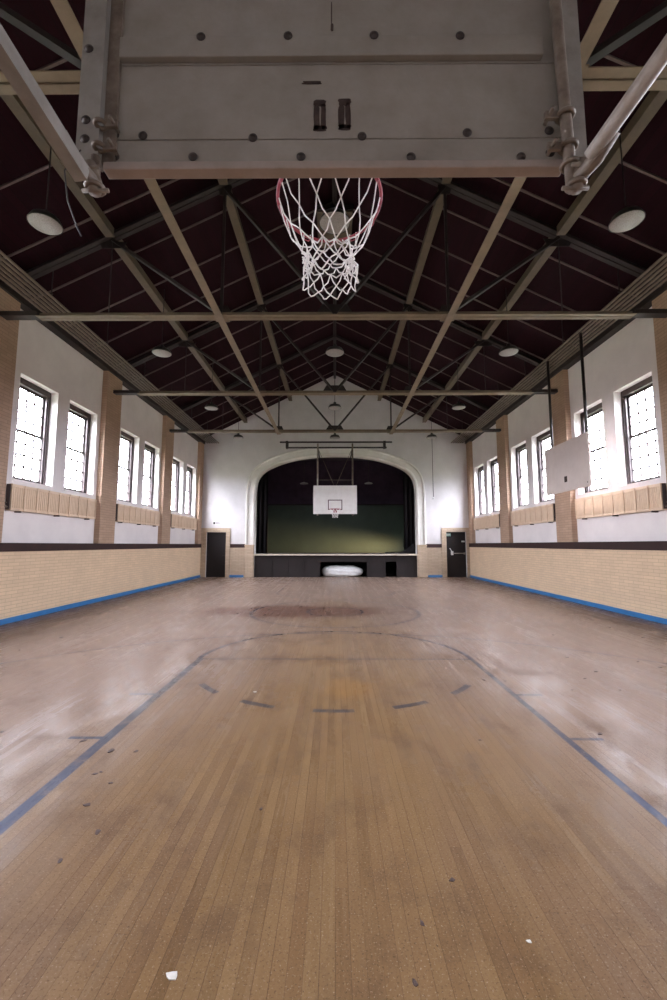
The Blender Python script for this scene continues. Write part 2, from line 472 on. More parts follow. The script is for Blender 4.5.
# heating pipe banks under the eaves
for s, nm in ((-1, 'left'), (1, 'right')):
    root = empty('heating_pipe_bank', (s*5.85, YB, 6.36))
    tag(root, 'bank of six parallel tan pipes running under the eaves of the %s wall' % nm, 'pipes')
    for q in range(6):
        xx = s*(-.27+.105*q)
        MB().tube([(xx, 0.02, 0), (xx, 20.1-YB-.02, 0)], .026, 10).build('pipe', 'pipe_tan', root)
    for k in range(-1, 5):
        for dy in (0, 2.06):
            yy = TRY[0]+PIT*k+dy-YB+.25
            if 0.1 < yy < 20.8:
                h = MB(); h.box(-.32, .30, yy-.02, yy+.02, .036, .06)
                for xx in (-.30, .28):
                    top = roofz(5.85+s*xx)-6.36
                    h.box(xx-.008, xx+.008, yy-.008, yy+.008, .05, top+.02)
                h.build('hanger', 'dark_steel', root)

# ------------------------------------------------------------------ trusses
NX1, NX2 = 2.14, 4.28
def make_truss():
    root = empty('roof_truss')
    tag(root, 'x', 'roof truss', 'steel roof trusses')
    ZC = 5.76
    bc = MB()
    bc.box(-5.60, 5.60, -.100, -.007, ZC, ZC+.012); bc.box(-5.60, 5.60, .007, .100, ZC, ZC+.012)
    bc.box(-5.60, 5.60, -.018, -.007, ZC, ZC+.10); bc.box(-5.60, 5.60, .007, .018, ZC, ZC+.10)
    bc.build('bottom_chord', 'tan_bright', root)
    for s in (-1, 1):
        MB().box(*sorted((s*5.58, s*6.28)), -.09, .09, ZC+.015, ZC+.10).build('end_bracket', 'black_steel', root)
        t = MB()
        a, b_ = (0, 0, roofz(0)-.21), (s*6.30, 0, roofz(6.30)-.21)
        for dy in (-.055, .055): t.beam((a[0], dy, a[2]), (b_[0], dy, b_[2]), .09, .022)
        t.beam((0, -.012, a[2]+.07), (b_[0], -.012, b_[2]+.07), .010, .12); t.beam((0, .012, a[2]+.07), (b_[0], .012, b_[2]+.07), .010, .12)
        t.build('top_chord', 'dark_steel', root)
        def web(x0, z0, x1, z1, w=.11, h=.055):
            MB().beam((x0, 0, z0), (x1, 0, z1), w, h, up=(0,1,0) if abs(x1-x0) < .01 else (0,0,1)).build('web_brace', 'dark_steel', root)
        web(s*NX1, ZC+.06, s*NX2, roofz(NX2)-.26)
        web(0, ZC+.06, s*NX1, roofz(NX1)-.26)
        web(s*NX1, ZC+.10, s*NX1, roofz(NX1)-.24, .05, .05)
        MB().tube([(s*NX2, 0, ZC+.1), (s*NX2, 0, roofz(NX2)-.24)], .010, 6).build('hanger_rod', 'dark_steel', root)
        g = MB().prism_y([(s*NX2-.2, roofz(NX2)-.42), (s*NX2+.2, roofz(NX2)-.42), (s*NX2+.28, roofz(NX2)-.30), (s*NX2-.28, roofz(NX2)-.26)], -.006, .006)
        g.build('gusset_plate', 'dark_steel', root)
        MB().prism_y([(s*NX1-.22, ZC+.02), (s*NX1+.22, ZC+.02), (s*NX1+.12, ZC+.24), (s*NX1-.12, ZC+.24)], -.006, .006).build('gusset_plate', 'dark_steel', root)
        MB().box(s*NX1-.13, s*NX1+.13, -.13, .13, ZC-.012, ZC-.001).build('joint_plate', 'tan_bright', root)
        MB().prism_y([(s*NX1-.14, roofz(NX1)-.20), (s*NX1-.10, roofz(NX1)-.40), (s*NX1+.10, roofz(NX1)-.40), (s*NX1+.14, roofz(NX1)-.20)], -.006, .006).build('gusset_plate', 'dark_steel', root)
    MB().prism_y([(-.38, ZC+.02), (.38, ZC+.02), (.24, ZC+.26), (-.24, ZC+.26)], -.006, .006).build('gusset_plate', 'dark_steel', root)
    MB().tube([(0, 0, ZC+.1), (0, 0, RID-.2)], .012, 6).build('hanger_rod', 'dark_steel', root)
    return root
tp = make_truss()
for i, (yy, lab) in enumerate(zip(TRY, ('steel roof truss partly hidden behind the near backboard', 'steel roof truss crossing just beyond the near hoop and net', 'steel roof truss second from the stage wall', 'steel roof truss closest to the stage wall'))):
    o = tp if i == 0 else copy_tree(tp); o.location = (0, yy, 0); o['label'] = lab

for s, nm in ((-1, 'left'), (1, 'right')):
    r = MB(); L = TRY[-1]-YB+.1
    r.box(-.065, .065, 0, L, 0, .012); r.box(-.006, .006, 0, L, .012, .05)
    o = r.build('tie_beam', 'tan_bright', loc=(s*2.14, YB, 5.696))
    tag(o, 'long tan tie beam under the trusses on the %s of centre' % nm, 'beam', 'tie beams along the hall')
    for X_, lab in ((NX1, 'upper'), (NX2, 'lower')):
        root = empty('roof_purlin', (s*X_, YB, roofz(X_)-.27))
        tag(root, '%s tan purlin on the %s roof slope' % (lab, nm), 'purlin', 'roof purlins')
        edges = [YB-.0]+TRY+[YF]
        for a, b_ in zip(edges[:-1], edges[1:]):
            p = MB(); y0, y1 = a-YB+.10, b_-YB-.10
            p.box(-.085, .085, y0, y1, 0, .03); p.box(-.07, .07, y0, y1, .03, .185)
            p.build('beam_segment', 'tan_steel', root)
# ridge
o = MB().box(-.06, .06, 0, YF-YB, 0, .16).build('ridge_beam', 'dark_steel', loc=(0, YB, RID-.19))
tag(o, 'dark ridge beam at the peak of the roof', 'beam')
# ventilator hatch beneath the ridge
vh = empty('roof_ventilator', (0, 9.95, RID-.42)); tag(vh, 'tan two-leaf ventilator box under the ridge, seen through the net', 'ventilator')
for s in (-1, 1):
    MB().box(*sorted((s*.02, s*.42)), -.62, .62, 0, .03).build('leaf', 'tan_steel', vh, bevel=.004)
MB().box(-.44, .44, -.66, .66, .03, .16).build('housing', 'dark_steel', vh)

# ------------------------------------------------------------------ pendant lamps
def make_lamp():
    root = empty('pendant_lamp'); tag(root, 'x', 'lamp', 'pendant dome lamps')
    MB().lathe([(.220, -.012), (.220, .004), (.200, .045), (.18, .085), (.10, .115), (.05, .135), (.045, .19), (.0, .19)]).build('lamp_shade', 'shade', root)
    MB().lathe([(.214, -.004), (.198, -.018), (.15, -.034), (.06, -.042), (.0, -.044)]).build('diffuser', 'diffuser', root)
    return root
lp = make_lamp(); first = True
rows = ((1.5, 'over the near hoop'), (5.62, 'in the row nearest the net'), (9.74, 'in the second row from the near hoop'), (13.86, 'in the third row, before the stage'), (17.85, 'in the row closest to the stage wall'))
for j, (yy, lab) in enumerate(rows):
    for xx, nm in ((-4.13, 'left'), (0.0, 'middle'), (4.13, 'right')):
        if j == 0: continue
        o = lp if first else copy_tree(lp); first = False
        o.location = (xx, yy, 6.05); o['label'] = 'round pale-faced dome lamp, %s one %s' % (nm, lab)
        rt = roofz(xx)-6.05+.0
        if xx == 0: rt -= .19
        MB().tube([(0, 0, .18), (0, 0, rt)], .009, 6).build('rod', 'dark_steel', o)
        if j == 4 and xx > 0:
            MB().tube([(.02, .05, -.02), (.02, .05, -2.55)], .012, 6).build('pull_cord', 'dark_steel', o)
            MB().lathe([(0, -.06), (.03, -.05), (.03, .02), (0, .04)], (.02, .05, -2.58), 10).build('cord_weight', 'sign_white', o)

# ------------------------------------------------------------------ stage wall
CX = .03
half = [(3.80, 1.5), (3.80, 2.6), (3.80, 3.6), (3.79, 4.05), (3.75, 4.40), (3.64, 4.70), (3.44, 4.93), (3.10, 5.15), (2.60, 5.36), (2.0, 5.53), (1.3, 5.65), (.65, 5.715), (0, 5.73)]
def cat(pts, n=3):
    out = []
    P_ = [Vector((p[0], p[1])) for p in pts]
    for i in range(len(P_)-1):
        p0 = P_[max(i-1, 0)]; p1 = P_[i]; p2 = P_[i+1]; p3 = P_[i+2] if i+2 < len(P_) else Vector((-P_[-2].x, P_[-2].y))
        for k in range(n):
            t_ = k/n; out.append(.5*((2*p1)+(-p0+p2)*t_+(2*p0-5*p1+4*p2-p3)*t_*t_+(-p0+3*p1-3*p2+p3)*t_**3))
    out.append(P_[-1]); return out
hr = cat(half)
path = [(-p.x+CX, p.y) for p in hr] + [(p.x+CX, p.y) for p in reversed(hr[:-1])]   # left foot, over the top, right foot
DL, DR = (-6.04, -5.11), (5.21, 6.14)
poly = [(-6.6, 0), (DL[0], 0), (DL[0], 2.09), (DL[1], 2.09), (DL[1], 0), (path[0][0], 0)] + path + [(path[-1][0], 0), (DR[0], 0), (DR[0], 2.10), (DR[1], 2.10), (DR[1], 0), (6.6, 0), (6.6, roofz(6.6)+.05), (0, RID+.05), (-6.6, roofz(6.6)+.05)]
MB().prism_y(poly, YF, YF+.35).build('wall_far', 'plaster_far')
tag(bpy.data.objects['wall_far'], 'white plaster gable wall with the wide stage arch', 'wall', kind='structure')
def arch_sweep(prof):
    """prof: (offset outwards, y)"""
    mb = MB(); n = len(path); m_ = len(prof); vs = []
    for i, p in enumerate(path):
        a = Vector(path[max(i-1, 0)]); b_ = Vector(path[min(i+1, n-1)]); d = (b_-a).normalized(); nn = Vector((-d.y, d.x))
        if i in (0, n-1): nn = Vector((-1 if i == 0 else 1, 0))
        for o_, yy in prof: vs.append((p[0]+nn.x*o_, yy, p[1]+nn.y*o_))
    fs = []
    for i in range(n-1):
        for k in range(m_-1): fs.append((i*m_+k, i*m_+k+1, (i+1)*m_+k+1, (i+1)*m_+k))
    fs += [tuple(range(m_)), tuple((n-1)*m_+k for k in range(m_))]
    return mb._add(vs, fs, 0)
y_ = YF
trim(arch_sweep([(-.004, y_+.34), (-.004, y_-.05), (.05, y_-.09), (.10, y_-.09), (.12, y_-.05), (.33, y_-.05), (.35, y_-.10), (.40, y_-.11), (.43, y_-.07), (.43, y_+.01)]), 'trim_white', 'white moulded surround of the stage arch')
# far wainscot brick, piers, door surrounds
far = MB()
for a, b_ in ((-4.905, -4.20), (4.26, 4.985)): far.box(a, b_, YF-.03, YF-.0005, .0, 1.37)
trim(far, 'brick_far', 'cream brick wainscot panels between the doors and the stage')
rail = MB()
for a, b_ in ((-4.905, -4.20), (4.26, 4.985), (6.39, 6.44)): rail.box(a, b_, YF-.05, YF-.0005, 1.37, 1.535)
trim(rail, 'dado', 'dark dado rail pieces beside the stage arch')
for s, nm in ((-1, 'left'), (1, 'right')):
    a, b_ = sorted((s*3.81+CX, s*4.23+CX))
    p = MB(); p.box(a, b_, YF-.12, YF-.0005, 0, 1.5); p.box(a+.02, b_-.02, YF-.15, YF-.12, 0, 1.38); p.box(a-.01, b_+.01, YF-.16, YF-.0005, 1.43, 1.5)
    trim(p, 'brick_far', 'tan brick pier under the %s foot of the stage arch' % nm, .004)
for (a, b_), top, o0, o1, lab in ((DL, 2.09, -6.275, -4.91, 'left'), (DR, 2.10, 4.99, 6.275, 'right')):
    p = MB(); p.box(o0, a, YF-.05, YF-.0005, 0, top+.19); p.box(b_, o1, YF-.05, YF-.0005, 0, top+.19); p.box(a, b_, YF-.05, YF-.0005, top, top+.19)
    trim(p, 'brick_pilaster' if False else 'brick_far', 'tan brick surround of the %s doorway beside the stage' % lab, .004)
bb = MB()
for a, b_ in ((-4.905, -4.25), (4.31, 4.985)): bb.box(a, b_, YF-.05, YF-.031, 0, .10)
bb.build('baseboard_far', 'blue'); tag(bpy.data.objects['baseboard_far'], 'blue baseboard pieces between the doors and the stage', 'baseboard', kind='structure')

# doors
d1 = empty('door_1', ((DL[0]+DL[1])/2, YF+.10, 0)); tag(d1, 'dark plain door in the left brick surround', 'door', kind='structure')
w_ = (DL[1]-DL[0])/2
MB().box(-w_, w_, 0, .05, 0, 2.088).build('door_leaf', 'door_dark', d1, bevel=.004)
MB().tube([(w_-.10, -.01, 1.0), (w_-.10, -.06, 1.0), (w_-.18, -.06, 1.0)], .012, 8).build('door_handle', 'dark_steel', d1)
d2 = empty('door_2', ((DR[0]+DR[1])/2, YF+.10, 0)); tag(d2, 'dark exit door with a pale push bar, right of the stage', 'door', kind='structure')
w_ = (DR[1]-DR[0])/2
MB().box(-w_, w_, 0, .05, 0, 2.098).build('door_leaf', 'door_dark', d2, bevel=.004)
pb = MB(); pb.tube([(-.18, -.075, 1.10), (.38, -.075, 1.10)], .018, 8); pb.box(.36, .42, -.09, 0, 1.05, 1.14)
pb.build('push_bar', 'pipe_grey', d2)
pbx = MB(); pbx.box(-.24, -.14, -.09, 0, 1.02, 1.20); pbx.beam((-.19, -.05, 1.18), (-.30, -.05, 1.34), .03, .03); pbx.build('latch_case', 'sign_white', d2, bevel=.006)
so = MB().box(-.44, -.22, -.012, -.001, 1.90, 2.04).build('exit_sign', 'sign_green', d2)
so['label'] = 'small pale green sign'
ml = MB(); ml.box(-.41, -.38, -.015, -.012, 1.93, 2.01); ml.box(-.36, -.33, -.015, -.012, 1.93, 2.01); ml.box(-.31, -.25, -.015, -.012, 1.95, 2.0); ml.build('sign_mark', 'sign_white', so)
MB().box(.27, .42, -.012, -.001, 1.62, 1.69).build('label_plate', 'sign_white', d2)
sg = empty('wall_sign', (-5.58, YF, 2.52)); tag(sg, 'small white sign with a dark square above the left door', 'sign')
MB().box(-.19, .19, -.02, -.001, -.08, .08).build('plate', 'sign_white', sg)
MB().box(-.15, -.06, -.026, -.02, -.055, .045).build('dark_square', 'sign_dark', sg)
for q in range(3): MB().box(-.03+.065*q, .02+.065*q, -.026, -.02, -.05, .05).build('mark', 'sign_grey', sg)

# ------------------------------------------------------------------ stage
SX0, SX1 = -3.77, 3.83
st = MB()
YS = YF+.02
def sb(x0, x1, z0, z1): st.box(x0, x1, YS, YS+.10, z0, z1)
sb(SX0, -.69, 0, 1.0); sb(-.69, 1.49, .70, 1.0); sb(1.49, 2.37, 0, 1.0); sb(2.37, 2.87, .72, 1.0); sb(2.87, SX1, 0, 1.0)
stage = empty('stage_platform', (0, 0, 0)); tag(stage, 'dark panelled stage front with pale lip under the arch', 'stage', kind='structure')
st.build('front_panel', 'dark_wood', stage)
fr = MB()
for a in (-3.7, -2.95, -2.2, -1.45, -.74, 1.54, 2.32, 2.92, 3.75): fr.box(a-.03, a+.03, YS-.02, YS, .02, .98)
fr.box(SX0, SX1, YS-.025, YS, .72, .78)
fr.build('panel_rail', 'dark_wood', stage)
MB().box(SX0-.02, SX1+.02, YS-.14, YS+.20, 1.0, 1.075).build('stage_lip', 'lip', stage, bevel=.006)
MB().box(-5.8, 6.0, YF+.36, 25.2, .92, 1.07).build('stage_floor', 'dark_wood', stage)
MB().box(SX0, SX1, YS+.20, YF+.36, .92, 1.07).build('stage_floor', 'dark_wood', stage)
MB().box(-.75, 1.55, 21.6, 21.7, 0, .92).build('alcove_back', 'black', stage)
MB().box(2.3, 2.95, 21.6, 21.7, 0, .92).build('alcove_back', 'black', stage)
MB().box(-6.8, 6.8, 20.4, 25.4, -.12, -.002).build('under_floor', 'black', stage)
# stage house: walls and ceiling
WING_GAP = (22.4, 23.4, 1.10, 1.80)  # unseen opening added in the wing wall for the backdrop's patch of light
sh = MB()
sh.box(-5.9, -5.8, YF+.35, 25.3, 0, 6.6); sh.box(-5.9, 6.1, 25.2, 25.3, 0, 6.6); sh.box(-5.9, 6.1, YF+.35, 25.3, 6.5, 6.6)
sh.box(6.0, 6.1, YF+.35, WING_GAP[0], 0, 6.6); sh.box(6.0, 6.1, WING_GAP[1], 25.3, 0, 6.6); sh.box(6.0, 6.1, WING_GAP[0], WING_GAP[1], 0, WING_GAP[2]); sh.box(6.0, 6.1, WING_GAP[0], WING_GAP[1], WING_GAP[3], 6.6)
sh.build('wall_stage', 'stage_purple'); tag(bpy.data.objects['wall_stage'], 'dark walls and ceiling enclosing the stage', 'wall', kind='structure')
bd = empty('stage_backdrop', (.08, 24.0, 1.07)); tag(bd, 'wide dark green backdrop standing at the rear of the stage', 'backdrop')
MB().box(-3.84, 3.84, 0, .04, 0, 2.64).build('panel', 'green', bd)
fm = MB(); fm.box(-3.90, 3.90, -.03, .05, 2.64, 2.72); fm.box(-3.92, -3.84, -.03, .05, 0, 2.72); fm.box(3.84, 3.92, -.03, .05, 0, 2.72); fm.build('frame', 'dark_wood', bd)
for s, nm in ((-1, 'left'), (1, 'right')):
    cu = MB(); n = 26; vs = []; x0 = s*3.42+CX; x1 = s*4.6+CX
    for i in range(n+1):
        xx = x0+(x1-x0)*i/n; yy = 21.4+.06*math.sin(i*1.3)
        vs += [(xx, yy, 1.08), (xx, yy, 5.9), (xx, yy+.012, 1.08), (xx, yy+.012, 5.9)]
    fs = []
    for i in range(n):
        a = i*4; b_ = a+4; fs += [(a, b_, b_+1, a+1), (a+2, a+3, b_+3, b_+2), (a+1, b_+1, b_+3, a+3), (a, a+2, b_+2, b_)]
    cu._add(vs, fs, 0, True)
    o = cu.build('stage_curtain', 'black'); tag(o, 'black curtain drawn back at the %s side of the stage' % nm, 'curtain', 'stage side curtains')
for i, (xx, yy) in enumerate(((-1.65, 22.6), (1.80, 22.6))):
    r = empty('stage_light', (xx, yy, 4.75)); tag(r, 'small pale lamp hanging over the %s half of the stage' % ('left', 'right')[i], 'lamp', 'stage lamps')
    MB().lathe([(.22, -.01), (.20, .03), (.08, .07), (0, .09)], n=20).build('lamp_shade', 'diffuser', r)
    MB().tube([(0, 0, .08), (0, 0, 1.70)], .012, 6).build('rod', 'black_steel', r)
# dark heap at stage right
n = 14; hp = MB(); vs = []; fs = []
m_ = 8
for i in range(n+1):
    u = i/n; xx = 2.45+1.35*u; hgt_ = (.06+.03*math.sin(i*2.1) if u < .55 else .07+.42*((u-.55)/.45)**1.3)
    for k in range(m_+1):
        v_ = k/m_; yy = 20.55+.6*v_; vs.append((xx, yy, 1.075+hgt_*(math.sin(PI*v_)**.5 if 0 < k < m_ else 0)+.012*math.sin(i*3+k*2)*(0 < k < m_)))
for i in range(n):
    for k in range(m_): a = i*(m_+1)+k; fs.append((a, a+1, a+m_+2, a+m_+1))
b0 = [i*(m_+1) for i in range(n+1)]
fs.append(tuple(b0+[i*(m_+1)+m_ for i in range(n, -1, -1)]))
hp._add(vs, fs, 0, True); o = hp.build('cloth_heap', 'black'); tag(o, 'black cloth heap rising to one side on the stage floor', 'cloth')
# white bundle in the opening under the stage
bm = bmesh.new(); bmesh.ops.create_uvsphere(bm, u_segments=48, v_segments=24, radius=1)
for v in bm.verts:
    p = v.co; f_ = lambda t_, e: math.copysign(abs(t_)**e, t_)
    p.x, p.y, p.z = f_(p.x, .6), f_(p.y, .7), f_(p.z, .75)
    wr = .05*math.sin(p.x*9+p.z*4)+.04*math.sin(p.z*11+p.x*3)+.03*math.sin(p.x*23+p.y*8)
    sc_ = 1+wr*.8
    tip = 1-.22*max(0, p.x)**2
    p.x *= 1.0; p.y *= sc_; p.z *= sc_*tip
    if p.z < -.80: p.z = -.80
me = bpy.data.meshes.new('plastic_bundle'); bm.to_mesh(me); bm.free(); me.materials.append(M['sheet'])
for p in me.polygons: p.use_smooth = True
o = bpy.data.objects.new('plastic_bundle', me); COL.objects.link(o); o.scale = (.99, .38, .29); o.location = (.36, 20.62, .235)
tag(o, 'lumpy white bundle stuffed in the opening under the stage', 'bundle')

# ------------------------------------------------------------------ near hoop (seen from behind and below)
BY = 1.40
HZ = 2.843
H = empty('basketball_hoop', (0, BY, HZ)); tag(H, 'large grey backboard seen from behind, with red rim and white net', 'basketball hoop')
pn = MB()
for z0, z1 in ((.032, .137), (.141, .445), (.449, .765), (.769, 1.165)): pn.box(-.915, .915, .02, .040, z0, z1)
pn.build('backboard', 'board_grey', H, bevel=.002)
MB().box(-.835, .825, -.004, .042, 0, .030).build('bottom_rail', 'board_rail', H, bevel=.004)
MB().box(-.80, .77, -.004, .02, .455, .54).build('cross_rail', 'board_grey', H, bevel=.003)
MB().box(-.80, .77, -.004, .02, 1.06, 1.165).build('cross_rail', 'board_grey', H, bevel=.003)
al = MB(); al.box(-.925, -.845, -.022, -.014, .01, 1.25); al.box(-.851, -.845, -.014, .02, .01, 1.25); al.box(-.925, -.917, -.014, .02, .01, 1.25)
al.build('side_angle', 'board_angle', H)
ar = MB(); ar.box(.83, .90, -.012, -.004, .03, 1.25); ar.box(.894, .90, -.004, .02, .03, 1.25)
ar.build('side_angle', 'board_angle', H)
MB().box(-.845, -.80, .005, .02, .032, 1.165).build('shade_strip', 'pipe_rusty', H)  # brown strip added in place of the shadow gap beside the angle iron
def pxpt(px_, py_, Y=BY):
    f_, t_, yw, cx_, h_ = 426.8, .1045, .0061, 332.3, 1.5
    a = (px_-cx_)/f_; b2 = (500-py_)/f_
    dx, dy, dz = a, math.cos(t_)-b2*math.sin(t_), math.sin(t_)+b2*math.cos(t_)
    X = dx*math.cos(yw)-dy*math.sin(yw); Yd = dx*math.sin(yw)+dy*math.cos(yw); k = Y/Yd
    return X*k, h_+dz*k
bolts = [(201,37,-.004),(288,36,-.004),(374,35.5,-.004),(460,36,-.004),(143,136,.02),(253,138,.02),(362,136.5,.02),(467,133,.02),
         (193,157,.02),(301,157,.02),(411,157,.02),(521,157,.02),(115,135,.02),(115,157,.02),(549,131,.02),(550,153,.02)]
bproto = None
for bx_, by_, dep in bolts:
    X, Z = pxpt(bx_, by_, BY+dep)
    if bproto is None:
        q = MB(); q.lathe([(0, .008), (.008, .008), (.009, .004), (.016, .003), (.017, 0), (0, 0)], n=14)
        bproto = q.build('bolt', 'bolt', H); o = bproto
    else:
        o = bproto.copy(); COL.objects.link(o)
    o.parent = H; o.rotation_euler = (PI/2, 0, 0); o.location = (X, dep-.0005, Z-HZ)
for bx_, by_ in ((89, 49), (86, 120), (85, 139)):
    X, Z = pxpt(bx_, by_, BY-.022); o = bproto.copy(); COL.objects.link(o); o.location = (X, -.0225, Z-HZ)
def blot(cx_, cz_, w_, h_, seed, name='rust_mark'):
    rd = random.Random(seed); q = MB(); n = 22; pts = []
    for i in range(n):
        a = 2*PI*i/n; e = .8; cs, sn = math.cos(a), math.sin(a)
        kx = math.copysign(abs(cs)**.45, cs)*w_/2; kz = math.copysign(abs(sn)**.45, sn)*h_/2
        j = 1+rd.uniform(-.18, .16); pts.append((cx_+kx*j, cz_+kz*(1+rd.uniform(-.05, .06))))
    q.prism_y(pts, .0175, .0205); q.build(name, 'rust', H)
X1, Z1 = pxpt(320, 116, BY+.02); X2, Z2 = pxpt(344.5, 115, BY+.02)
for X, Z, sd in ((X1, Z1, 3), (X2, Z2, 5)):
    blot(X, Z-HZ+.052, .044, .026, sd+10)
    blot(X-.012, Z-HZ-.008, .022, .10, sd); blot(X+.013, Z-HZ-.004, .018, .105, sd+1); blot(X, Z-HZ-.052, .046, .022, sd+20)
X, Z = pxpt(332, 20, BY-.004); blot(X, Z-HZ, .010, .03, 33)
blot(X-.002, Z-HZ+.06, .004, .10, 34)
X, Z = pxpt(312, 83, BY+.02); blot(X, Z-HZ, .07, .012, 41)
# standing pipe and clamps on the right
vp = MB(); vp.tube([(.815, -.050, -.13), (.808, -.050, 0.12), (.800, -.045, .6), (.795, -.04, 1.35)], .019, 12); vp.build('support_pipe', 'pipe_rusty', H)
vp = MB(); vp.tube([(-.84, -.03, -.12), (-.845, -.03, .02)], .016, 10); vp.build('support_pipe', 'pipe_rusty', H)
def clamp(x_, y__, z_, r=.03, s_=1):
    q = MB()
    ring = [(x_+r*math.cos(a), y__+r*math.sin(a), z_) for a in [2*PI*i/14 for i in range(14)]]
    q.tube(ring, .008, 6, closed=True); q.box(x_+s_*r, x_+s_*(r+.045), y__-.006, y__+.006, z_-.014, z_+.014) if s_ > 0 else q.box(x_-r-.045, x_-r, y__-.006, y__+.006, z_-.014, z_+.014)
    q.tube([(x_+s_*(r+.03), y__-.03, z_), (x_+s_*(r+.03), y__+.03, z_)], .007, 6)
    q.build('clamp', 'pipe_rusty', H)
clamp(.806, -.05, .15, .026, -1); clamp(.812, -.05, -.04, .026, 1); clamp(.810, -.05, .03, .026, -1)
clamp(-.835, -.03, .15, .018, 1); clamp(-.835, -.03, .06, .018, 1)
# elbow castings at the two bottom corners
for s in (-1, 1):
    q = MB(); cx_ = s*.825
    q.tube([(cx_, -.055, -.085), (cx_+s*.005, -.055, -.04), (cx_+s*.02, -.06, .02)], [.020, .025, .020], 12)
    q.tube([(cx_, -.05, -.05), (cx_+s*.03, -.12, -.03), (cx_+s*.05, -.18, .01)], [.022, .025, .027], 12)
    q.tube([(cx_-s*.05, -.06, -.08), (cx_+s*.04, -.06, -.08)], .007, 8)
    q.tube([(cx_-s*.03, -.09, -.02), (cx_+s*.06, -.09, -.02)], .007, 8)
    ring = [(cx_+.027*math.cos(a), -.055+.027*math.sin(a), -.065) for a in [2*PI*i/14 for i in range(14)]]
    q.tube(ring, .009, 6, closed=True)
    q.v = [(v[0], v[1], v[2]-.055) for v in q.v]
    q.build('elbow_joint', 'pipe_rusty', H)
q = MB(); q.tube([(.84, -.12, -.075), (1.40, -2.235, .57)], .025, 14); q.build('brace_pipe', 'pipe_grey', H)
q = MB()
a, b_ = Vector((-.845, -.10, -.135)), Vector((-1.06, -2.235, .33))
q.beam(a, b_, .045, .006); q.beam(a+Vector((.020, 0, .024)), b_+Vector((.020, 0, .024)), .006, .045)
q.build('brace_angle', 'board_angle', H)
# loose wires hanging from the left corner
q = MB(); q.tube([(-.90, -.03, .05), (-.96, -.02, -.02), (-.955, 0, -.12), (-.93, .02, -.20), (-.91, .02, -.24)], .0025, 5); q.build('loose_wire', 'black_steel', H)

# rim, bracket, net (rim centre)
RC = Vector((-.024, .40, .225)); RR = .235
rim = MB(); rim.tube([(RC.x+RR*math.cos(2*PI*i/48), RC.y+RR*math.sin(2*PI*i/48), RC.z-.022*math.sin(2*PI*i/48)) for i in range(48)], .0075, 10, closed=True)
rim.build('rim', 'rim_red', H)
bk = MB(); bk.box(-.075, .075, .056, .066, .16, .31); bk.box(-.05, -.04, .066, .18, .225, .24); bk.box(.04, .05, .066, .18, .225, .24)
bk.tube([(-.05, .06, .235), (-.11, .19, .25)], .008, 8); bk.tube([(.05, .06, .235), (.11, .19, .25)], .008, 8)
bk.build('rim_bracket', 'rim_red', H)
net = MB(); NN = 12; rd = random.Random(4)
levels = [(.000, .230), (-.14, .185), (-.215, .140), (-.262, .108), (-.305, .105), (-.345, .115), (-.385, .122), (-.420, .120)]
pts = []
for L_, (dz, rr_) in enumerate(levels):
    row = []
    for k in range(NN):
        a = 2*PI*(k+(.5 if L_ % 2 else 0))/NN
        j = .0 if L_ == 0 else rd.uniform(-.012, .012)
        jz = 0 if L_ == 0 else rd.uniform(-.012, .012)
        shift = .0 if L_ < 2 else .01
        row.append(RC+Vector(((rr_+j)*math.cos(a)+shift*.3, (rr_+j)*math.sin(a)-shift, dz+jz-(.022*math.sin(a) if L_ == 0 else 0))))
    pts.append(row)
for L_ in range(len(levels)-1):
    for k in range(NN):
        p = pts[L_][k]
        for dk in ((-1, 0) if L_ % 2 == 0 else (0, 1)):
            q_ = pts[L_+1][(k+dk) % NN]
            mid_ = (p+q_)/2+Vector((rd.uniform(-.006, .006), rd.uniform(-.006, .006), rd.uniform(-.004, .004)-.006))
            if L_ == 0:
                a = p+(Vector((RC.x, RC.y, p.z))-p)*0 + Vector((-math.sin(2*PI*k/NN), math.cos(2*PI*k/NN), 0))*(.018 if dk == 0 else -.018)
                net.tube([a+Vector((0,0,.01)), a, mid_, q_], .0030, 6)
            else: net.tube([p, mid_, q_], .0030, 6)
for row, dz in ((pts[3], 0), (pts[4], 0)):
    for k in range(NN):
        if rd.random() < .55: net.tube([row[k], (row[k]+row[(k+1) % NN])/2+Vector((0, 0, -.02)), row[(k+1) % NN]], .0032, 6)
for k in range(NN):       # gathered tangle of cord at both sides of the waist
    pass
for sgn in (-1, 1):
    for i in range(9):
        a0 = PI/2+sgn*PI/2+rd.uniform(-.5, .5)
        p = RC+Vector((.115*math.cos(a0), .115*math.sin(a0), -.29+rd.uniform(-.03, .03)))
        q_ = p+Vector((rd.uniform(-.03, .03)-sgn*(-.02), rd.uniform(-.03, .03), rd.uniform(-.06, .02)))
        mid_ = (p+q_)/2+Vector((rd.uniform(-.02, .02), 0, rd.uniform(-.02, .02)))
        net.tube([p, mid_, q_], .0030, 6)
net.build('net', 'net', H)
for k in range(NN):
    a = 2*PI*k/NN; q = MB(); c0 = RC+Vector((RR*math.cos(a), RR*math.sin(a), -.022*math.sin(a))); tg = Vector((-math.sin(a), math.cos(a), 0))
    q.tube([c0-tg*.018+Vector((0,0,-.006)), c0-tg*.012+Vector((0,0,-.022)), c0+tg*.012+Vector((0,0,-.022)), c0+tg*.018+Vector((0,0,-.006))], .003, 6)
    q.build('net_hook', 'rim_red', H)

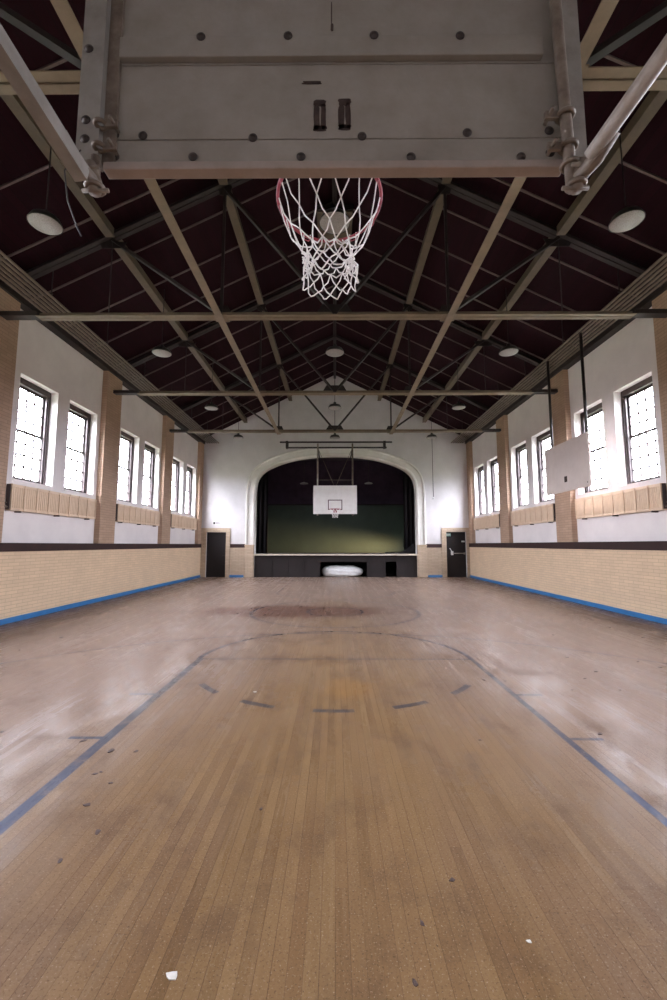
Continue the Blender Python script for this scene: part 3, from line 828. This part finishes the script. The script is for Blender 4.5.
# ------------------------------------------------------------------ far hoop
FY = 17.8
F = empty('basketball_hoop', (.01, FY, 2.78)); tag(F, 'white backboard with red square, hung before the stage arch', 'basketball hoop')
MB().box(-.915, .915, 0, .045, 0, 1.20).build('backboard', 'white_board', F, bevel=.004)
ln = MB(); z0, z1 = .17, .60
ln.box(-.30, .30, -.003, 0, z0, z0+.035); ln.box(-.30, .30, -.003, 0, z1-.035, z1); ln.box(-.30, -.265, -.003, 0, z0+.035, z1-.035); ln.box(.265, .30, -.003, 0, z0+.035, z1-.035)
ln.build('target_square', 'red_line', F)
q = MB(); q.tube([(.23*math.cos(2*PI*i/32), -.38+.23*math.sin(2*PI*i/32), .17) for i in range(32)], .011, 8, closed=True); q.build('rim', 'rim_red', F)
q = MB(); q.box(-.07, .07, -.015, -.0035, .06, .19); q.box(-.05, .05, -.16, -.015, .15, .165); q.build('rim_bracket', 'rim_red', F)
q = MB(); rows_ = [(.16, .22), (.06, .17), (-.03, .13), (-.11, .11), (-.18, .11)]
for L_ in range(4):
    for k in range(10):
        for dk in ((-1, 0) if L_ % 2 == 0 else (0, 1)):
            a0 = 2*PI*(k+(.5 if L_ % 2 else 0))/10; a1 = 2*PI*(k+dk+(.5 if (L_+1) % 2 else 0))/10
            z_a, r_a = rows_[L_]; z_b, r_b = rows_[L_+1]
            q.tube([(r_a*math.cos(a0), -.38+r_a*math.sin(a0), z_a), (r_b*math.cos(a1), -.38+r_b*math.sin(a1), z_b)], .006, 5)
q.build('net', 'net', F)
for s in (-1, 1):
    MB().tube([(s*.74, .08, -.06), (s*.74, .08, 3.02)], .035, 10).build('support_pole', 'pipe_grey' if s < 0 else 'pipe_rusty', F)
    MB().tube([(s*.70, .10, 2.75), (s*.05, .10, 1.22)], .010, 6).build('brace_rod', 'pipe_rusty', F)
    MB().tube([(s*.74, .08, 2.85), (s*.74, 2.27, 2.85)], .03, 8).build('wall_strut', 'dark_steel', F)
MB().tube([(-.74, .10, 1.45), (.74, .10, 1.45)], .010, 6).build('brace_rod', 'pipe_rusty', F)
MB().tube([(-2.35, 0, 3.06), (2.42, 0, 3.06)], .035, 10).build('cross_pipe', 'dark_steel', F)
MB().tube([(-2.05, .12, 2.85), (2.2, .12, 2.85)], .035, 10).build('cross_pipe', 'dark_steel', F)
for xx in (-2.05, 2.1): MB().box(xx-.05, xx+.05, -.04, .17, 2.80, 3.11).build('end_clamp', 'black_steel', F)

# ------------------------------------------------------------------ side backboard on the right wall side
Sb = empty('side_backboard', (5.56, 10.20, 2.78)); tag(Sb, 'plain cream practice backboard hanging on two dark posts by the right wall', 'backboard')
Sb.rotation_euler = (0, 0, 0)
MB().box(0, .045, -.97, .97, 0, 1.20).build('panel', 'cream_board', Sb, bevel=.004)
MB().box(-.006, 0, -.06, .06, .22, .36).build('bracket_plate', 'rust', Sb)
MB().box(-.004, 0, -.88, -.86, .08, .11).build('bolt', 'bolt', Sb)
for yy in (-.82, .70): MB().tube([(.08, yy, .02), (.08, yy, 3.545)], .033, 10).build('post', 'black_steel', Sb)
bq = MB(); bq.box(.05, .11, -.9, .8, .25, .30); bq.box(.05, .11, -.9, .8, .90, .95); bq.build('back_rail', 'dark_steel', Sb)

# ------------------------------------------------------------------ flakes of debris on the floor
def floor_pt(px_, py_):
    f_, t_, yw, cx_, h_ = 426.8, .1045, .0061, 332.3, 1.5
    a = (px_-cx_)/f_; b2 = (500-py_)/f_
    dx, dy, dz = a, math.cos(t_)-b2*math.sin(t_), math.sin(t_)+b2*math.cos(t_)
    X = dx*math.cos(yw)-dy*math.sin(yw); Yd = dx*math.sin(yw)+dy*math.cos(yw); k = -h_/dz
    return X*k, Yd*k
flakes = [(567,657.5,1),(595.5,671.5,1.2),(660,667.5,1.2),(638,661.5,.8),(585,678.5,.8),(484,680,.9),(430,664,.6),(643,637.5,1),(610,627.5,.8),
          (553,635,.8),(505,681,.6),(600,734,.9),(61,637.5,1.5),(85,655,.8),(83,741,1),(111,751,1.1),(136,751.5,.8),(2,732,.8),(95,774,.7),
          (101,772,.5),(111,783,.7),(87,805,.9),(98,832,.8),(60,861,.6),(261,809,.6),(452,880,.6),(422,923.5,.5),(415,983,.5),(20,650,.8),
          (572,690,.6),(620,690,.7),(540,668,.5),(630,625,.7),(480,740,.5),(150,700,.4),(512,634,.5)]
protos = []
for sd in range(4):
    rd = random.Random(sd+50); n = 7; q = MB(); pp = []
    for i in range(n):
        a = 2*PI*i/n; r_ = .03*rd.uniform(.6, 1.2); pp.append((r_*1.5*math.cos(a), r_*math.sin(a)))
    vs = [(x_, y__, .001+.008*rd.random()) for x_, y__ in pp]+[(x_, y__, .0) for x_, y__ in pp]
    fs = [tuple(range(n)), tuple(range(2*n-1, n-1, -1))]+[(i, (i+1) % n, n+(i+1) % n, n+i) for i in range(n)]
    q._add(vs, fs, 0); protos.append(q)
built = {}
for i, (px_, py_, sc_) in enumerate(flakes):
    X, Y = floor_pt(px_, py_); k = i % 4
    if k not in built: o = protos[k].build('debris_flake', 'flake_dark'); built[k] = o
    else: o = built[k].copy(); COL.objects.link(o)
    o.location = (X, Y, .0005); o.rotation_euler = (0, 0, random.uniform(0, 6)); o.scale = (sc_*.6,)*3
    tag(o, 'small dark flake of debris lying on the wooden floor', 'debris', 'dark flakes scattered on the floor')
for (px_, py_, sc_, lab) in ((172, 976, .55, 'pale chip on the floorboards at the near left'), (529, 941.5, .25, 'tiny white chip on the floorboards at the near right'), (255, 692, .5, 'small white speck beside the dashed arc')):
    X, Y = floor_pt(px_, py_); q = protos[1]; o = q.build('paint_chip', 'flake_light'); o.location = (X, Y, .0005); o.scale = (sc_,)*3
    tag(o, lab, 'debris')

# ------------------------------------------------------------------ back wall behind the camera and ground outside
b2 = MB(); b2.prism_y([(-6.6, 1.5), (6.6, 1.5), (6.6, roofz(6.6)+.05), (0, RID+.05), (-6.6, roofz(6.6)+.05)], YB-.3, YB, 0); b2.box(-6.6, 6.6, YB-.3, YB, 0, 1.5, 1)
b2.build('wall_back', ['plaster_far', 'brick_far']); tag(bpy.data.objects['wall_back'], 'white gable wall behind the near hoop', 'wall', kind='structure')
gd = MB(); gd.box(-60, -6.9, -40, 60, -.6, -.5); gd.box(6.9, 60, -40, 60, -.6, -.5); gd.build('ground', 'ground'); tag(bpy.data.objects['ground'], 'grassy ground outside the gymnasium', 'ground', kind='structure')

# ------------------------------------------------------------------ light
wld = bpy.data.worlds.new('overcast'); scene.world = wld; wld.use_nodes = True; nt = wld.node_tree; nt.nodes.clear()
out = nt.nodes.new('ShaderNodeOutputWorld'); bg = nt.nodes.new('ShaderNodeBackground')
tc = nt.nodes.new('ShaderNodeTexCoord'); sx_, sy_, sz_ = xyz(nt, tc.outputs['Generated'])
n1 = noise(nt, tc.outputs['Generated'], 2.5, 4)
colr = mixc(nt, n1.remap(.35, .65), (.80, .88, 1.0), (.98, .98, 1.0))
nt.links.new(colr, bg.inputs[0])
SKY = 8.0
nt.links.new((sz_.remap(.0, 1.0, .60, 2.2)*sz_.remap(-.02, .02, .02, 1.0)*SKY).s, bg.inputs[1])
nt.links.new(bg.outputs[0], out.inputs[0])
for s in (-1, 1):
    for ys in win_spans:
        ld = bpy.data.lights.new('window_portal', 'AREA'); ld.shape = 'RECTANGLE'; ld.size = ZW1-ZW0; ld.size_y = WW
        ld.cycles.is_portal = True
        lo = bpy.data.objects.new('window_portal', ld); COL.objects.link(lo)
        lo.location = (s*(WX+.37), ys+WW/2, (ZW0+ZW1)/2); lo.rotation_euler = (0, s*PI/2, 0)
# unseen warm lamp added outside the wing opening to light the lower backdrop
ld = bpy.data.lights.new('wing_patch_lamp', 'AREA'); ld.shape = 'RECTANGLE'; ld.size = .65; ld.size_y = .9; ld.energy = 16; ld.color = (1, .70, .38); ld.spread = math.radians(24)
lo = bpy.data.objects.new('wing_patch_lamp', ld); COL.objects.link(lo); lo.location = (6.12, 22.9, 1.45)
d = Vector((-.5, 24.0, 1.25))-Vector(lo.location); lo.rotation_euler = d.to_track_quat('-Z', 'Y').to_euler()

# ------------------------------------------------------------------ camera
cd = bpy.data.cameras.new('camera'); cam = bpy.data.objects.new('camera', cd); COL.objects.link(cam); scene.camera = cam
cd.sensor_fit = 'VERTICAL'; cd.sensor_height = 36; cd.sensor_width = 24; cd.lens = 426.8*36/1000; cd.clip_start = .02; cd.clip_end = 300
cd.shift_x = (333.5-332.3)/1000
cam.location = (0, 0, 1.5); cam.rotation_euler = (PI/2+.1045, 0, .0061)

vs_ = scene.view_settings; vs_.view_transform = 'Standard'; vs_.look = 'None'; vs_.gamma = 1; vs_.use_curve_mapping = False; vs_.exposure = 2.7
scene.cycles.use_denoising = True
scene.cycles.max_bounces = 10; scene.cycles.diffuse_bounces = 5; scene.cycles.glossy_bounces = 4; scene.cycles.transparent_max_bounces = 12
scene.cycles.sample_clamp_indirect = 8
scene.cycles.caustics_reflective = False; scene.cycles.caustics_refractive = False
